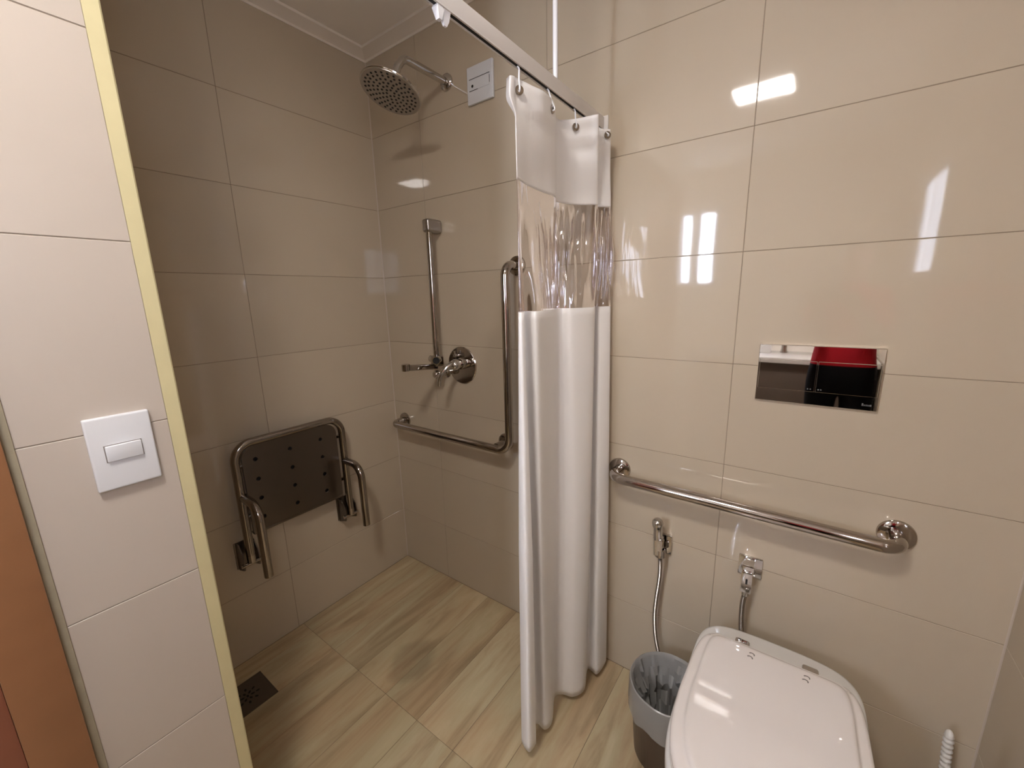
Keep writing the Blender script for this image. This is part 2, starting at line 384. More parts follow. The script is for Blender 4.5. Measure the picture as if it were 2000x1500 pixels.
# windows: frosted daylight panes behind the photographer
def window(name, frame_boxes, panes, mat):
    m = MB()
    for lo, hi in frame_boxes: m.box(lo, hi, .003)
    f = struct(m.build(name, 'rod'))
    for (lo, hi), pm_ in zip(panes, mat): MB().box(lo, hi).build('pane', pm_, f, smooth=False)
    return f
y0 = -2.9
window('window_1', [((.60, y0, 1.44), (.94, y0+.03, 1.48)), ((.60, y0, 2.06), (.94, y0+.03, 2.10)), ((.60, y0, 1.48), (.645, y0+.03, 2.06)), ((.71, y0, 1.48), (.80, y0+.03, 2.06)), ((.90, y0, 1.48), (.94, y0+.03, 2.06))],
       [((.645, y0, 1.48), (.71, y0+.012, 2.06)), ((.80, y0, 1.48), (.90, y0+.012, 2.06))], ('winC', 'winA'))
x0 = 2.102
window('window_2', [((x0-.02, -1.82, 1.42), (x0, -1.34, 1.455)), ((x0-.02, -1.82, 1.89), (x0, -1.34, 1.925)), ((x0-.02, -1.82, 1.455), (x0, -1.785, 1.89)), ((x0-.02, -1.375, 1.455), (x0, -1.34, 1.89))],
       [((x0-.008, -1.785, 1.455), (x0, -1.375, 1.89))], ('winB',))

# ------------------------------------------------------------------ ceiling lamp
lm = thing('ceiling_lamp', (1.347, -1.466, CEIL), 'rectangular white flush ceiling lamp above the toilet and shower', 'lamp')
MB().box((1.205, -1.578, CEIL-.006), (1.489, -1.354, CEIL), .002).build('frame', 'rod', lm)
MB().box((1.22, -1.562, CEIL-.010), (1.475, -1.370, CEIL-.0061), .001).build('diffuser', 'lamp', lm)

# ------------------------------------------------------------------ folding shower seat on the left wall
st = thing('folding_shower_seat', (0, -.545, .40), 'steel folding shower seat with drainage holes folded up on tiled wall', 'shower seat')
fx = .056
MB().tube(fillet([(fx, -.752, .435), (fx, -.752, .887), (fx, -.336, .887), (fx, -.336, .435)], .062), .0145).build('frame', 'seattube', st)
for y in (-.746, -.338):
    MB().tube(fillet([(fx, y, .69), (.175, y, .69), (.175, y, .415)], .085, 14), .0152).build('leg', 'seattube', st)
pm = MB()
out = fillet([(0, -.545, .534), (0, -.728, .534), (0, -.728, .872), (0, -.360, .872), (0, -.360, .534), (0, -.545, .534)], [.006, .048, .048, .006])
out = out[:-1]
pm.loft([[(.044, p.y, p.z) for p in out], [(.0530, p.y, p.z) for p in out]])
pan = pm.build('seat_panel', 'seatmetal', st, smooth=False)
cut = MB()
for y in (-.684, -.5575, -.4315):
    for z in (.584, .661, .738, .816): cut.tube([(.03, y, z), (.07, y, z)], .0082, 12)
co = cut.build('cutter', 'dark')
bo = pan.modifiers.new('holes', 'BOOLEAN'); bo.object = co; bo.solver = 'EXACT'
bpy.context.view_layer.update()
dg = bpy.context.evaluated_depsgraph_get()
nm = bpy.data.meshes.new_from_object(pan.evaluated_get(dg)); pan.modifiers.clear(); pan.data = nm
bpy.data.objects.remove(co)
MB().box((.030, -.728, .527), (.0545, -.360, .5365), .003).build('panel_lip', 'seatmetal', st)
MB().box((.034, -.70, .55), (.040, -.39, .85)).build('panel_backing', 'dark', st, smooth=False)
for z in (.60, .80): MB().tube([(.036, -.75, z), (.036, -.338, z)], .008, 12).build('cross_bar', 'steel', st)
for y in (-.752, -.336):
    hb = MB().box((0, y-.034, .392), (.004, y+.034, .500), .001)
    for s_ in (-1, 1):
        m = MB()
        prof = [(.004, .500), (.030, .500), (.058, .470), (.062, .44), (.056, .405), (.004, .388)]
        m.loft([[(a, y+s_*.026-.002, b) for a, b in prof], [(a, y+s_*.026+.002, b) for a, b in prof]])
        m.build('hinge_cheek', 'seatmetal', st)
    hb.build('wall_plate', 'seatmetal', st)
    MB().tube([(.054, y-.034, .425), (.054, y+.034, .425)], .0075, 14).tube([(fx, y, .43), (fx, y, .46)], .015).build('hinge_pin', 'steel', st)

# ------------------------------------------------------------------ back wall of the shower
sh = thing('rain_shower', (.472, 0, 2.172), 'round chrome rain shower head on a bent wall arm', 'shower head')
MB().lathe([(0, -.0005), (.029, -.0005), (.029, .006), (.024, .011), (0.0145, .014), (0, .014)], (.472, 0, 2.172), (0, -1, 0)).build('wall_flange', 'chrome', sh)
hc = Vector((.472, -.2696, 2.0478)); hn = Vector((-.0455, -.3827, -1)).normalized()
top = hc-hn*.045
MB().tube(fillet([(.472, 0, 2.172), (.472, -.205, 2.172), tuple(top-hn*.045), tuple(top)], [.045, .02], 12), .0132).build('arm', 'chrome', sh)
hd = MB(); hd.lathe([(0, -.048), (.016, -.048), (.017, -.030), (.022, -.024), (.05, -.018), (.09, -.010), (.0985, -.006), (.100, -.002), (.0985, .001), (.094, .0018), (0, .0018)], hc, hn, 56)
hdo = hd.build('spray_disc', 'chrome', sh)
ax = hn.orthogonal().normalized(); ay = hn.cross(ax)
nz = MB()
for r, k in ((.014, 6), (.028, 11), (.042, 16), (.056, 20), (.070, 24), (.082, 27)):
    for i in range(k):
        a = 2*math.pi*(i+.3*(r*100))/k; p = hc+ax*r*math.cos(a)+ay*r*math.sin(a)
        nz.lathe([(0.0042, .001), (.0041, .0032), (.0026, .0045), (0, .0045)], p, hn, 7)
nzo = nz.build('nozzles', 'nozzle', hdo); nzo['kind'] = 'stuff'
MB().lathe([(.096, .0012), (.0955, .0026), (0, .0026)], hc, hn, 56).build('face_plate', 'brushed', hdo)

eb = thing('outlet_box', (.638, 0, 2.122), 'square white electrical cover plate high beside the shower head', 'wall plate')
MB().box((.579, -.011, 2.062), (.697, 0, 2.182), .004, 3).build('cover', 'whiteplastic', eb)
MB().box((.591, -.0122, 2.104), (.683, -.0105, 2.140), .0008).build('module', 'whiteplastic', eb)
MB().box((.591, -.0128, 2.1395), (.684, -.0112, 2.1412)).box((.591, -.0128, 2.1036), (.630, -.0112, 2.1046)).box((.6828, -.0128, 2.110), (.6836, -.0112, 2.134)).build('seam', 'dark', eb, smooth=False)
MB().lathe([(.0048, .0115), (.0048, .0128), (0, .0128)], (.606, 0, 2.118), (0, -1, 0), 12).build('cable_hole', 'dark', eb)

def flange(x, z, r=.036, y=0):
    return MB().lathe([(0, .0002), (r, .0002), (r, .003), (r*.96, .0075), (r*.8, .0105), (r*.52, .012), (0, .012)], (x, y, z), (0, -1, 0), 36)
gb = thing('grab_bar', (.42, 0, .79), 'polished steel L-shaped grab bar beneath the shower mixer', 'grab bar')
yb = -.078
MB().tube(fillet([(.075, -.002, .793), (.075, yb, .793), (.778, yb, .793), (.778, yb, 1.492), (.778, -.002, 1.492)], [.045, .06, .05], 12), .0165, 22).build('tube', 'steel', gb)
MB().tube([(.705, -.002, .80), (.705, yb+.008, .80)], .0135).build('corner_post', 'steel', gb)
for x, z in ((.075, .793), (.778, 1.492), (.705, .80)): flange(x, z).build('flange', 'steel', gb)

g2 = thing('grab_bar', (1.54, 0, .79), 'straight polished steel grab bar above the toilet', 'grab bar')
MB().tube(fillet([(1.19, -.002, .796), (1.19, yb, .796), (1.892, yb, .790), (1.892, -.002, .790)], [.05, .05], 12), .0165, 22).build('tube', 'steel', g2)
flange(1.19, .796, .0375).build('flange', 'steel', g2); flange(1.892, .79, .0375).build('flange', 'steel', g2)

sb = thing('slide_bar', (.388, 0, 1.1), 'vertical chrome hand-shower slide bar with an empty holder arm', 'shower bar')
MB().tube([(.388, -.060, 1.112), (.388, -.060, 1.675)], .0125, 20).build('rail', 'steel', sb)
MB().box((.369, -.0795, 1.642), (.407, 0, 1.694), .013, 4).build('top_bracket', 'brushed', sb)
hol = MB().box((.370, -.082, 1.098), (.408, -.036, 1.142), .008, 3).build('holder', 'steel', sb)
kn = MB().tube([(.404, -.070, 1.128), (.418, -.092, 1.128)], .0175, 24).build('knob', 'chrome', hol)
MB().tube([(.4178, -.0917, 1.128), (.4186, -.0930, 1.128)], .0145, 24).build('knob_cap', 'dark', hol)
MB().tube([(.352, -.06, 1.128), (.372, -.06, 1.128)], .015, 18).build('knob', 'chrome', hol)
am = MB().box((-.0135, -.165, -.0115), (.0135, 0.0, .0115), .005, 3, Matrix.Translation((.388, -.065, 1.098)) @ Matrix.Rotation(math.radians(-6), 4, 'X')).build('holder_arm', 'steel', sb)
MB().tube([(.388, -.229, 1.104), (.388, -.229, 1.130)], .0165, 18).build('holder_cup', 'steel', am)
wo = thing('wall_outlet', (.386, 0, 1.062), 'short chrome water outlet under the slide bar holder', 'outlet')
MB().lathe([(0, -.0005), (.024, -.0005), (.024, .004), (.014, .008), (.0112, .010), (.0112, .050), (.0165, .052), (.0185, .055), (.0185, .070), (.0150, .075), (.0, .075)], (.386, 0, 1.062), (0, -1, 0), 28).build('spout', 'chrome', wo)
MB().lathe([(.010, .0745), (.010, .0765), (0, .0765)], (.386, 0, 1.062), (0, -1, 0), 18).build('spout_cap', 'steel', wo)

mx = thing('shower_mixer', (.48, 0, 1.10), 'chrome single-lever shower mixer on a round wall plate', 'mixer tap')
MB().lathe([(0, -.0005), (.079, -.0005), (.080, .003), (.077, .006), (.02, .0075), (0, .0075)], (.480, 0, 1.100), (0, -1, 0), 48).build('wall_plate', 'steel', mx)
MB().lathe([(.024, .006), (.024, .030), (.0215, .034), (.0225, .037), (.0235, .062), (.019, .076), (.008, .083), (0, .084)], (.495, 0, 1.112), (0, -1, 0), 32).build('body', 'chrome', mx)
lv = catmull([(.495, -.058, 1.114), (.487, -.085, 1.110), (.474, -.110, 1.090), (.462, -.122, 1.058), (.458, -.122, 1.030)], 6)
MB().tube(lv, [.0185-.0115*(i/(len(lv)-1))**.7 for i in range(len(lv))], 16).build('lever', 'chrome', mx)
MB().lathe([(.009, .006), (.009, .022), (.007, .026), (0, .026)], (.460, 0, 1.142), (0, -1, 0), 18).build('diverter', 'chrome', mx)
MB().tube([(.460, -.020, 1.142), (.460, -.024, 1.162)], .0055, 12).build('diverter_pin', 'chrome', mx)

# ------------------------------------------------------------------ curtain rail and curtain
rl = thing('curtain_rail', (1.10, 0, 1.88), 'white ceiling-hung shower curtain rail running to the back wall', 'curtain rail')
MB().box((1.0925, -1.16, 1.8680), (1.1075, -.001, 1.8985), .0015).build('track', 'railwhite', rl)
MB().box((1.0925, -1.16, 1.8655), (1.0960, -.001, 1.8685)).box((1.1040, -1.16, 1.8655), (1.1075, -.001, 1.8685)).build('track_lip', 'railwhite', rl, smooth=False)
MB().box((1.0960, -1.155, 1.8668), (1.1040, -.004, 1.8682)).build('track_slot', 'dark', rl, smooth=False)
for y in (-.284, -1.06): MB().tube([(1.10, y, 1.8980), (1.10, y, CEIL)], .0062, 16).lathe([(.0135, 0), (.0135, .004), (0, .004)], (1.10, y, CEIL), (0, 0, -1), 20).build('hanger_rod', 'rod', rl)
MB().box((1.08, -.006, 1.860), (1.12, 0, 1.902), .002).build('end_bracket', 'railwhite', rl)
cl = MB()
cl.loft([[(1.095, -.688, 1.866), (1.105, -.688, 1.866), (1.105, -.676, 1.866), (1.095, -.676, 1.866)], [(1.093, -.690, 1.862), (1.107, -.690, 1.862), (1.107, -.674, 1.862), (1.093, -.674, 1.862)], [(1.096, -.684, 1.846), (1.104, -.684, 1.846), (1.104, -.677, 1.846), (1.096, -.677, 1.846)]])
cl.loft([[(1.095, -.672, 1.866), (1.105, -.672, 1.866), (1.105, -.656, 1.866), (1.095, -.656, 1.866)], [(1.096, -.674, 1.850), (1.104, -.674, 1.850), (1.104, -.660, 1.850), (1.096, -.660, 1.850)], [(1.098, -.670, 1.842), (1.102, -.670, 1.842), (1.102, -.664, 1.842), (1.098, -.664, 1.842)]])
tag(cl.build('rail_stop', 'rod', loc=(1.10, -.68, 1.866)), 'small white plastic runner hanging alone under the curtain rail', 'runner')

CUR = [
(1.845,[(1.081,-0.462),(1.090,-0.468),(1.098,-0.472),(1.100,-0.462),(1.097,-0.445),(1.111,-0.415),(1.123,-0.370),(1.101,-0.290),(1.074,-0.230),(1.106,-0.190),(1.160,-0.165),(1.128,-0.120),(1.142,-0.090),(1.155,-0.070),(1.132,-0.050)]),
(1.805,[(1.082,-0.466),(1.092,-0.472),(1.099,-0.476),(1.100,-0.464),(1.098,-0.447),(1.108,-0.412),(1.118,-0.362),(1.100,-0.285),(1.071,-0.225),(1.101,-0.180),(1.154,-0.150),(1.126,-0.110),(1.139,-0.080),(1.152,-0.060),(1.131,-0.045)]),
(1.765,[(1.097,-0.455),(1.100,-0.458),(1.101,-0.458),(1.101,-0.455),(1.101,-0.446),(1.101,-0.405),(1.104,-0.345),(1.094,-0.275),(1.068,-0.220),(1.092,-0.165),(1.142,-0.125),(1.117,-0.090),(1.131,-0.060),(1.144,-0.040),(1.126,-0.030)]),
(1.640,[(1.098,-0.455),(1.100,-0.457),(1.100,-0.457),(1.100,-0.455),(1.097,-0.440),(1.086,-0.390),(1.080,-0.315),(1.079,-0.250),(1.054,-0.195),(1.072,-0.130),(1.122,-0.080),(1.106,-0.060),(1.125,-0.040),(1.141,-0.022),(1.123,-0.015)]),
(1.500,[(1.106,-0.458),(1.106,-0.462),(1.104,-0.463),(1.099,-0.452),(1.093,-0.435),(1.102,-0.400),(1.086,-0.305),(1.073,-0.235),(1.064,-0.200),(1.088,-0.165),(1.128,-0.095),(1.103,-0.055),(1.128,-0.050),(1.146,-0.025),(1.125,-0.013)]),
(1.345,[(1.114,-0.460),(1.112,-0.468),(1.103,-0.466),(1.090,-0.440),(1.085,-0.410),(1.118,-0.405),(1.092,-0.295),(1.069,-0.225),(1.072,-0.200),(1.102,-0.190),(1.133,-0.110),(1.102,-0.050),(1.127,-0.055),(1.151,-0.028),(1.128,-0.013)]),
(0.700,[(1.130,-0.462),(1.123,-0.484),(1.093,-0.472),(1.078,-0.435),(1.081,-0.395),(1.120,-0.400),(1.101,-0.310),(1.076,-0.235),(1.091,-0.215),(1.131,-0.205),(1.149,-0.145),(1.110,-0.070),(1.147,-0.080),(1.165,-0.035),(1.143,-0.020)]),
(0.030,[(1.126,-0.452),(1.118,-0.480),(1.080,-0.462),(1.082,-0.440),(1.083,-0.385),(1.116,-0.385),(1.122,-0.350),(1.088,-0.275),(1.104,-0.250),(1.140,-0.235),(1.159,-0.190),(1.134,-0.110),(1.171,-0.110),(1.175,-0.040),(1.160,-0.030)]),
]
def cur_row(z):
    for (za, a), (zb, b) in zip(CUR, CUR[1:]):
        if zb-1e-9 <= z <= za+1e-9:
            t = (za-z)/(za-zb); t = t if za > 1.9 or zb < 1.0 else t*t*(3-2*t)
            ctl = [Vector((p[0]+(q[0]-p[0])*t, p[1]+(q[1]-p[1])*t, z)) for p, q in zip(a, b)]
            return catmull(ctl, 14)
def band(z1, z0, n): return [cur_row(z1+(z0-z1)*i/n) for i in range(n+1)]
ct = thing('shower_curtain', (1.11, -.23, .03), 'white vinyl shower curtain with a clear window band, drawn aside', 'curtain')
def sheet(rows, name, mat, th, parent):
    o = MB().grid(rows).build(name, mat, parent, ang=180)
    if th:
        s_ = o.modifiers.new('thickness', 'SOLIDIFY'); s_.thickness = th; s_.offset = 0
    return o
rows = band(1.845, 1.640, 26)
for k, r in enumerate(rows):                    # scalloped top edge between the hooks
    f = max(0, 1-k/5)
    for i, p in enumerate(r):
        if f: p.z -= f*.010*abs(math.sin(p.y*22+.4))
sheet(rows, 'top_band', 'vinyl', .0012, ct)
rows = band(1.640, 1.345, 40)
rw = random.Random(11)
wv = [(rw.uniform(.35, 1.5), rw.uniform(0, 6.28), rw.uniform(-8, 8), rw.uniform(.4, 1)) for _ in range(8)]
for k, r in enumerate(rows):
    f = math.sin(math.pi*k/40)**.6
    base = [p.copy() for p in r]
    for i in range(1, len(r)-1):
        t = (base[i+1]-base[i-1]).normalized(); n_ = Vector((-t.y, t.x, 0))
        g_ = min(1, max(.05, (i-100)/12))
        d_ = sum(a_*math.sin(fr*i+ph_+sl*(r[i].z-1.5)*3) for fr, ph_, sl, a_ in wv)
        r[i] += n_*(.0034*f*g_*d_)
sheet(rows, 'clear_window', 'clear', 0, ct)
rows = band(1.345, .030, 60)
for r in rows:                                  # the rolled free edge hangs a little short
    for i, p in enumerate(r): p.z += .026*((1.345-p.z)/1.315)**6*max(0, 1-i/56)
sheet(rows, 'lower_panel', 'vinyl', .0012, ct)
for i, (gx, gy, gz) in enumerate(((1.103, -.447, 1.8185), (1.112, -.322, 1.8185), (1.106, -.186, 1.8205), (1.150, -.078, 1.8205))):
    nrm = Vector((.75, -.66, 0)) if i != 1 else Vector((1, .1, 0)); nrm.normalize()
    p = Vector((gx, gy, gz))+nrm*.0015
    g = MB().lathe([(.0042, .0012), (.0045, .0022), (.0085, .0022), (.0098, .0010), (.0098, -.003)], p, nrm, 20).build('grommet', 'steel', ct)
    MB().tube(catmull([(1.100, gy, 1.8652), (1.104, gy, 1.859), tuple((p+nrm*.006)*.55+Vector((1.101, gy, 1.862))*.45), tuple(p+nrm*.006), tuple(p-nrm*.004-Vector((0, 0, .004)))], 6), .0019, 8).build('hook', 'rod', ct)

# ------------------------------------------------------------------ flush plate
fp = thing('flush_plate', (1.692, 0, 1.17), 'mirror chrome dual-button toilet flush plate on the wall', 'flush plate')
MB().box((1.566, -.009, 1.092), (1.819, 0, 1.243), .0012, 1).build('plate', 'mirror', fp, smooth=False)
b1 = MB().box((1.570, -.0112, 1.1265), (1.6935, -.0085, 1.2045), .0009, 1).build('button', 'mirror', fp, smooth=False)
b2 = MB().box((1.6955, -.0112, 1.1265), (1.815, -.0085, 1.2045), .0009, 1).build('button', 'mirror', fp, smooth=False)
dt = MB()
for x, z in ((1.680, 1.1335), (1.6855, 1.1335)): dt.lathe([(.0017, .011), (.0017, .0116), (0, .0116)], (x, 0, z), (0, -1, 0), 10)
dt.build('flush_symbol', 'mark', b1)
dt = MB()
for x, z in ((1.7015, 1.1335), (1.707, 1.1335)): dt.lathe([(.0017, .011), (.0017, .0116), (0, .0116)], (x, 0, z), (0, -1, 0), 10)
dt.build('flush_symbol', 'mark', b2)
lg = MB(); xx = 1.789
for wd, h in ((.003, .0062), (.0022, .0036), (.0022, .0036), (.0022, .0036), (.0022, .0036), (.0028, .0044)):
    lg.box((xx, -.0096, 1.1035), (xx+wd, -.0088, 1.1035+h)); xx += wd+.0007
lg.build('maker_mark', 'mark', fp, smooth=False)

# ------------------------------------------------------------------ light switch
sw = thing('light_switch', (.757, -1.133, 1.147), 'white rectangular light switch plate beside the door frame', 'light switch')
MB().box((.757, -1.1735, 1.086), (.7665, -1.0925, 1.2085), .0035, 3).build('plate', 'whiteplastic', sw)
MB().box((.7655, -1.1565, 1.1335), (.7672, -1.1095, 1.1615)).build('gap_shade', 'print', sw, smooth=False)  # dark grey sheet, paints the shadow gap round the rocker
MB().box((-.002, -.0222, -.0130), (.0045, .0222, .0130), .0012, 2, Matrix.Translation((.7668, -1.133, 1.1475)) @ Matrix.Rotation(math.radians(4), 4, 'Y')).build('rocker', 'whiteplastic', sw)

# ------------------------------------------------------------------ bidet sprayer and stop valve
def hose(path, r, pitch=.0036):
    pts = catmull(path, 24)
    d = [0]
    for a, b in zip(pts, pts[1:]): d.append(d[-1]+(b-a).length)
    n = int(d[-1]/pitch*2); res = []; rad = []
    j = 0
    for i in range(n+1):
        t = d[-1]*i/n
        while j < len(d)-2 and d[j+1] < t: j += 1
        f = (t-d[j])/max(1e-9, d[j+1]-d[j]); res.append(pts[j].lerp(pts[j+1], f)); rad.append(r if i % 2 else r*.72)
    return MB().tube(res, rad, 10)
bs = thing('bidet_sprayer', (1.345, 0, .58), 'chrome hand bidet sprayer with steel hose in a wall holder', 'bidet sprayer')
MB().lathe([(0, .0), (.009, .001), (.0155, .007), (.0178, .016), (.0162, .026), (.0128, .034), (.0135, .044), (.0150, .068), (.0150, .072), (.012, .074)], (1.3385, -.052, .679), (.05, .06, -1), 24).build('spray_head', 'chrome', bs)
MB().box((-.0135, -.013, -.062), (.0135, .013, 0), .004, 3, Matrix.Translation((1.3435, -.047, .613)) @ Matrix.Rotation(math.radians(-3), 4, 'Y')).build('handle', 'chrome', bs)
MB().box((-.0035, -.005, -.050), (.0035, .005, 0), .0015, 2, Matrix.Translation((1.360, -.054, .612)) @ Matrix.Rotation(math.radians(12), 4, 'Y')).build('trigger', 'steel', bs)
hl = MB().box((1.330, -.012, .540), (1.376, 0, .606), .003).build('wall_holder', 'chrome', bs)
MB().tube([(1.350, -.012, .556), (1.350, -.046, .548)], .006, 12).lathe([(.0125, 0), (.0165, .002), (.0165, .026), (.0125, .028), (.0125, 0)], (1.350, -.044, .572), (.05, 0, -1), 20).build('clip', 'steel', hl)
hose([(1.350, -.044, .556), (1.3525, -.042, .50), (1.351, -.040, .45), (1.345, -.038, .38), (1.342, -.036, .31), (1.348, -.034, .23), (1.362, -.030, .16), (1.378, -.018, .09), (1.386, .0, .06)], .0068).build('hose', 'hose', bs)
sv = thing('stop_valve', (1.60, 0, .58), 'square chrome stop valve with braided hose behind the toilet', 'valve')
MB().box((1.568, -.007, .553), (1.629, 0, .616), .002, 2).build('wall_plate', 'chrome', sv)
MB().box((1.583, -.052, .586), (1.611, -.006, .612), .003).build('valve_stem', 'chrome', sv)
MB().box((1.582, -.058, .528), (1.610, -.036, .594), .003).build('valve_body', 'chrome', sv)
MB().box((1.594, -.0595, .558), (1.599, -.0575, .574)).build('slot', 'dark', sv, smooth=False)
MB().tube([(1.5955, -.046, .532), (1.5955, -.046, .515)], .0095, 16).build('hose_nut', 'chrome', sv)
hose([(1.5955, -.046, .52), (1.592, -.046, .48), (1.594, -.047, .42), (1.600, -.050, .36), (1.61, -.06, .28), (1.63, -.09, .22)], .0075).build('hose', 'hose', sv)

# ------------------------------------------------------------------ toilet
XC = 1.683
def dee(half, n=10):
    pts = catmull([(a, b, 0) for a, b in half], n)
    right = [(p.x, p.y) for p in pts]
    left = [(-p.x, p.y) for p in pts[-2:0:-1]]
    return right+left
def inset(ring, d):
    n = len(ring); out = []
    for i in range(n):
        a, b, c = Vector((*ring[i-1], 0)), Vector((*ring[i], 0)), Vector((*ring[(i+1) % n], 0))
        t = (c-a).normalized(); nr = Vector((-t.y, t.x, 0))
        if nr.dot(Vector((0, -.37, 0))-b) < 0: nr = -nr
        q = b+nr*d; out.append((q.x, q.y))
    return out
def ring3(r, z): return [(XC+x, y, z) for x, y in r]
rim = dee([(0, -.086), (.06, -.087), (.115, -.094), (.150, -.110), (.172, -.140), (.182, -.185), (.184, -.28), (.186, -.40), (.180, -.50), (.160, -.57), (.125, -.62), (.07, -.648), (0, -.655)])
def scl(r, sx, sy, cy=-.34): return [(x*sx, cy+(y-cy)*sy) for x, y in r]
ZT = .430
to = thing('toilet', (XC, -.36, 0), 'white ceramic toilet with its lid closed under the grab bar', 'toilet')
body = [ring3(scl(rim, .62, .74, -.30), 0), ring3(scl(rim, .62, .74, -.30), .012), ring3(scl(rim, .57, .72, -.30), .05), ring3(scl(rim, .58, .74, -.30), .16), ring3(scl(rim, .68, .82, -.31), .255), ring3(scl(rim, .86, .93, -.32), .325), ring3(scl(rim, .975, .985), .370), ring3(rim, .392), ring3(rim, ZT-.010), ring3(inset(rim, .003), ZT-.0025), ring3(inset(rim, .010), ZT)]
MB().loft(body).build('bowl', 'ceramic', to, ang=60)
lidr = dee([(0, -.174), (.07, -.174), (.132, -.175), (.153, -.184), (.166, -.208), (.1745, -.26), (.178, -.33), (.180, -.41), (.173, -.50), (.153, -.565), (.118, -.612), (.065, -.640), (0, -.647)])
MB().loft([ring3(inset(lidr, .003), ZT+.001), ring3(lidr, ZT+.003), ring3(lidr, ZT+.012), ring3(inset(lidr, .002), ZT+.0145)]).build('seat', 'lid', to, ang=50)
pnl = dee([(0, -.1865), (.07, -.1865), (.120, -.1875), (.137, -.196), (.146, -.215), (.151, -.26), (.153, -.33), (.1545, -.41), (.147, -.49), (.128, -.55), (.098, -.588), (.055, -.610), (0, -.616)])
def grow(r, k): return [(x*k, -.40+(y+.40)*k) for x, y in r]
l1 = [ring3(grow(lidr, .985), ZT+.0155), ring3(lidr, ZT+.0175), ring3(lidr, ZT+.024), ring3(grow(lidr, .985), ZT+.0290), ring3(grow(lidr, .955), ZT+.0312), ring3(grow(pnl, 1.035), ZT+.0318), ring3(grow(pnl, 1.012), ZT+.0325), ring3(grow(pnl, 1.0), ZT+.0355), ring3(grow(pnl, .975), ZT+.0385), ring3(grow(pnl, .945), ZT+.0393), ring3(grow(pnl, .92), ZT+.0394), ring3(grow(pnl, .3), ZT+.0394), ring3(grow(pnl, .05), ZT+.0394)]
lid = MB().loft(l1).build('lid', 'lid', to, ang=60)
for hx in (-.075, .075):
    MB().box((XC+hx-.0175, -.173, ZT), (XC+hx+.0175, -.149, ZT+.023), .007, 4).build('hinge', 'chrome', to)
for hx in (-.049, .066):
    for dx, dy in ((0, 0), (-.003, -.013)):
        MB().tube([(XC+hx+dx+.0058*math.cos(math.radians(t)), -.2125+dy+.0044*math.sin(math.radians(t)), ZT+.0391) for t in range(-30, 161, 19)], .0015, 6).build('lid_mark', 'print', lid)  # small dark grey arcs laid on the lid
MB().box((XC-.03, -.10, .10), (XC+.03, -.0, .17), .01).build('waste_pipe', 'ceramic', to)

# ------------------------------------------------------------------ waste bin with bag
bc = (1.436, -.213)
wb_ = thing('waste_bin', (bc[0], bc[1], 0), 'small round brown waste bin with translucent bag beside the toilet', 'waste bin')
MB().lathe([(0, .002), (.083, 0), (.086, .004), (.1035, .248), (.1055, .252), (.1035, .256), (.1010, .252), (.084, .010), (0, .010)], (*bc, 0), (0, 0, 1), 48).build('body', 'bin', wb_)
from mathutils import noise as mnoise
rows = []
for r, z, wr_, wz_ in ((.1075, .160, .004, .020), (.1090, .180, .004, .012), (.1090, .215, .002, .003), (.1086, .246, .0010, .001), (.1070, .2575, .0012, .003), (.1040, .2600, .0016, .004), (.0995, .254, .004, .003), (.0955, .240, .010, .006), (.092, .222, .018, .006), (.088, .200, .026, .006), (.084, .175, .032, .004), (.080, .145, .034, 0), (.076, .11, .030, 0), (.070, .07, .024, 0), (.05, .035, .012, 0), (.02, .03, 0, 0)):
    row = []
    for k in range(73):
        a = 2*math.pi*(k % 72)/72
        d_ = mnoise.noise((math.cos(a)*3.1, math.sin(a)*3.1, z*14))+.55*mnoise.noise((math.cos(a)*8+4, math.sin(a)*8, z*22))
        rr = r+wr_*(d_*.8 if r > .101 else -abs(d_)*1.25)
        row.append((bc[0]+rr*math.cos(a), bc[1]+rr*math.sin(a), z+wz_*mnoise.noise((math.cos(a)*2.3+9, math.sin(a)*2.3, 1))))
    rows.append(row)
MB().grid(rows).build('bin_bag', 'bag', wb_, ang=22)

# ------------------------------------------------------------------ toilet brush
tb = thing('toilet_brush', (2.04, -.062, 0), 'white toilet brush with a spiral-ribbed handle in the corner', 'toilet brush')
MB().lathe([(0, 0), (.042, 0), (.045, .004), (.040, .09), (.036, .12), (.030, .125), (.028, .12), (0, .115)], (2.046, -.062, 0), (0, 0, 1), 32).build('holder', 'bristle', tb)
hp = []; hr = []
for i in range(111):
    t = i/110; hp.append(Vector((2.046-.012*t, -.062+.004*t, .11+.248*t))); hr.append(.0088*(1+.16*math.sin(i*1.05)) if t < .93 else .0085*math.sqrt(max(.02, 1-((t-.93)/.07)**2)))
MB().tube(hp, hr, 14).build('handle', 'bristle', tb, ang=70)

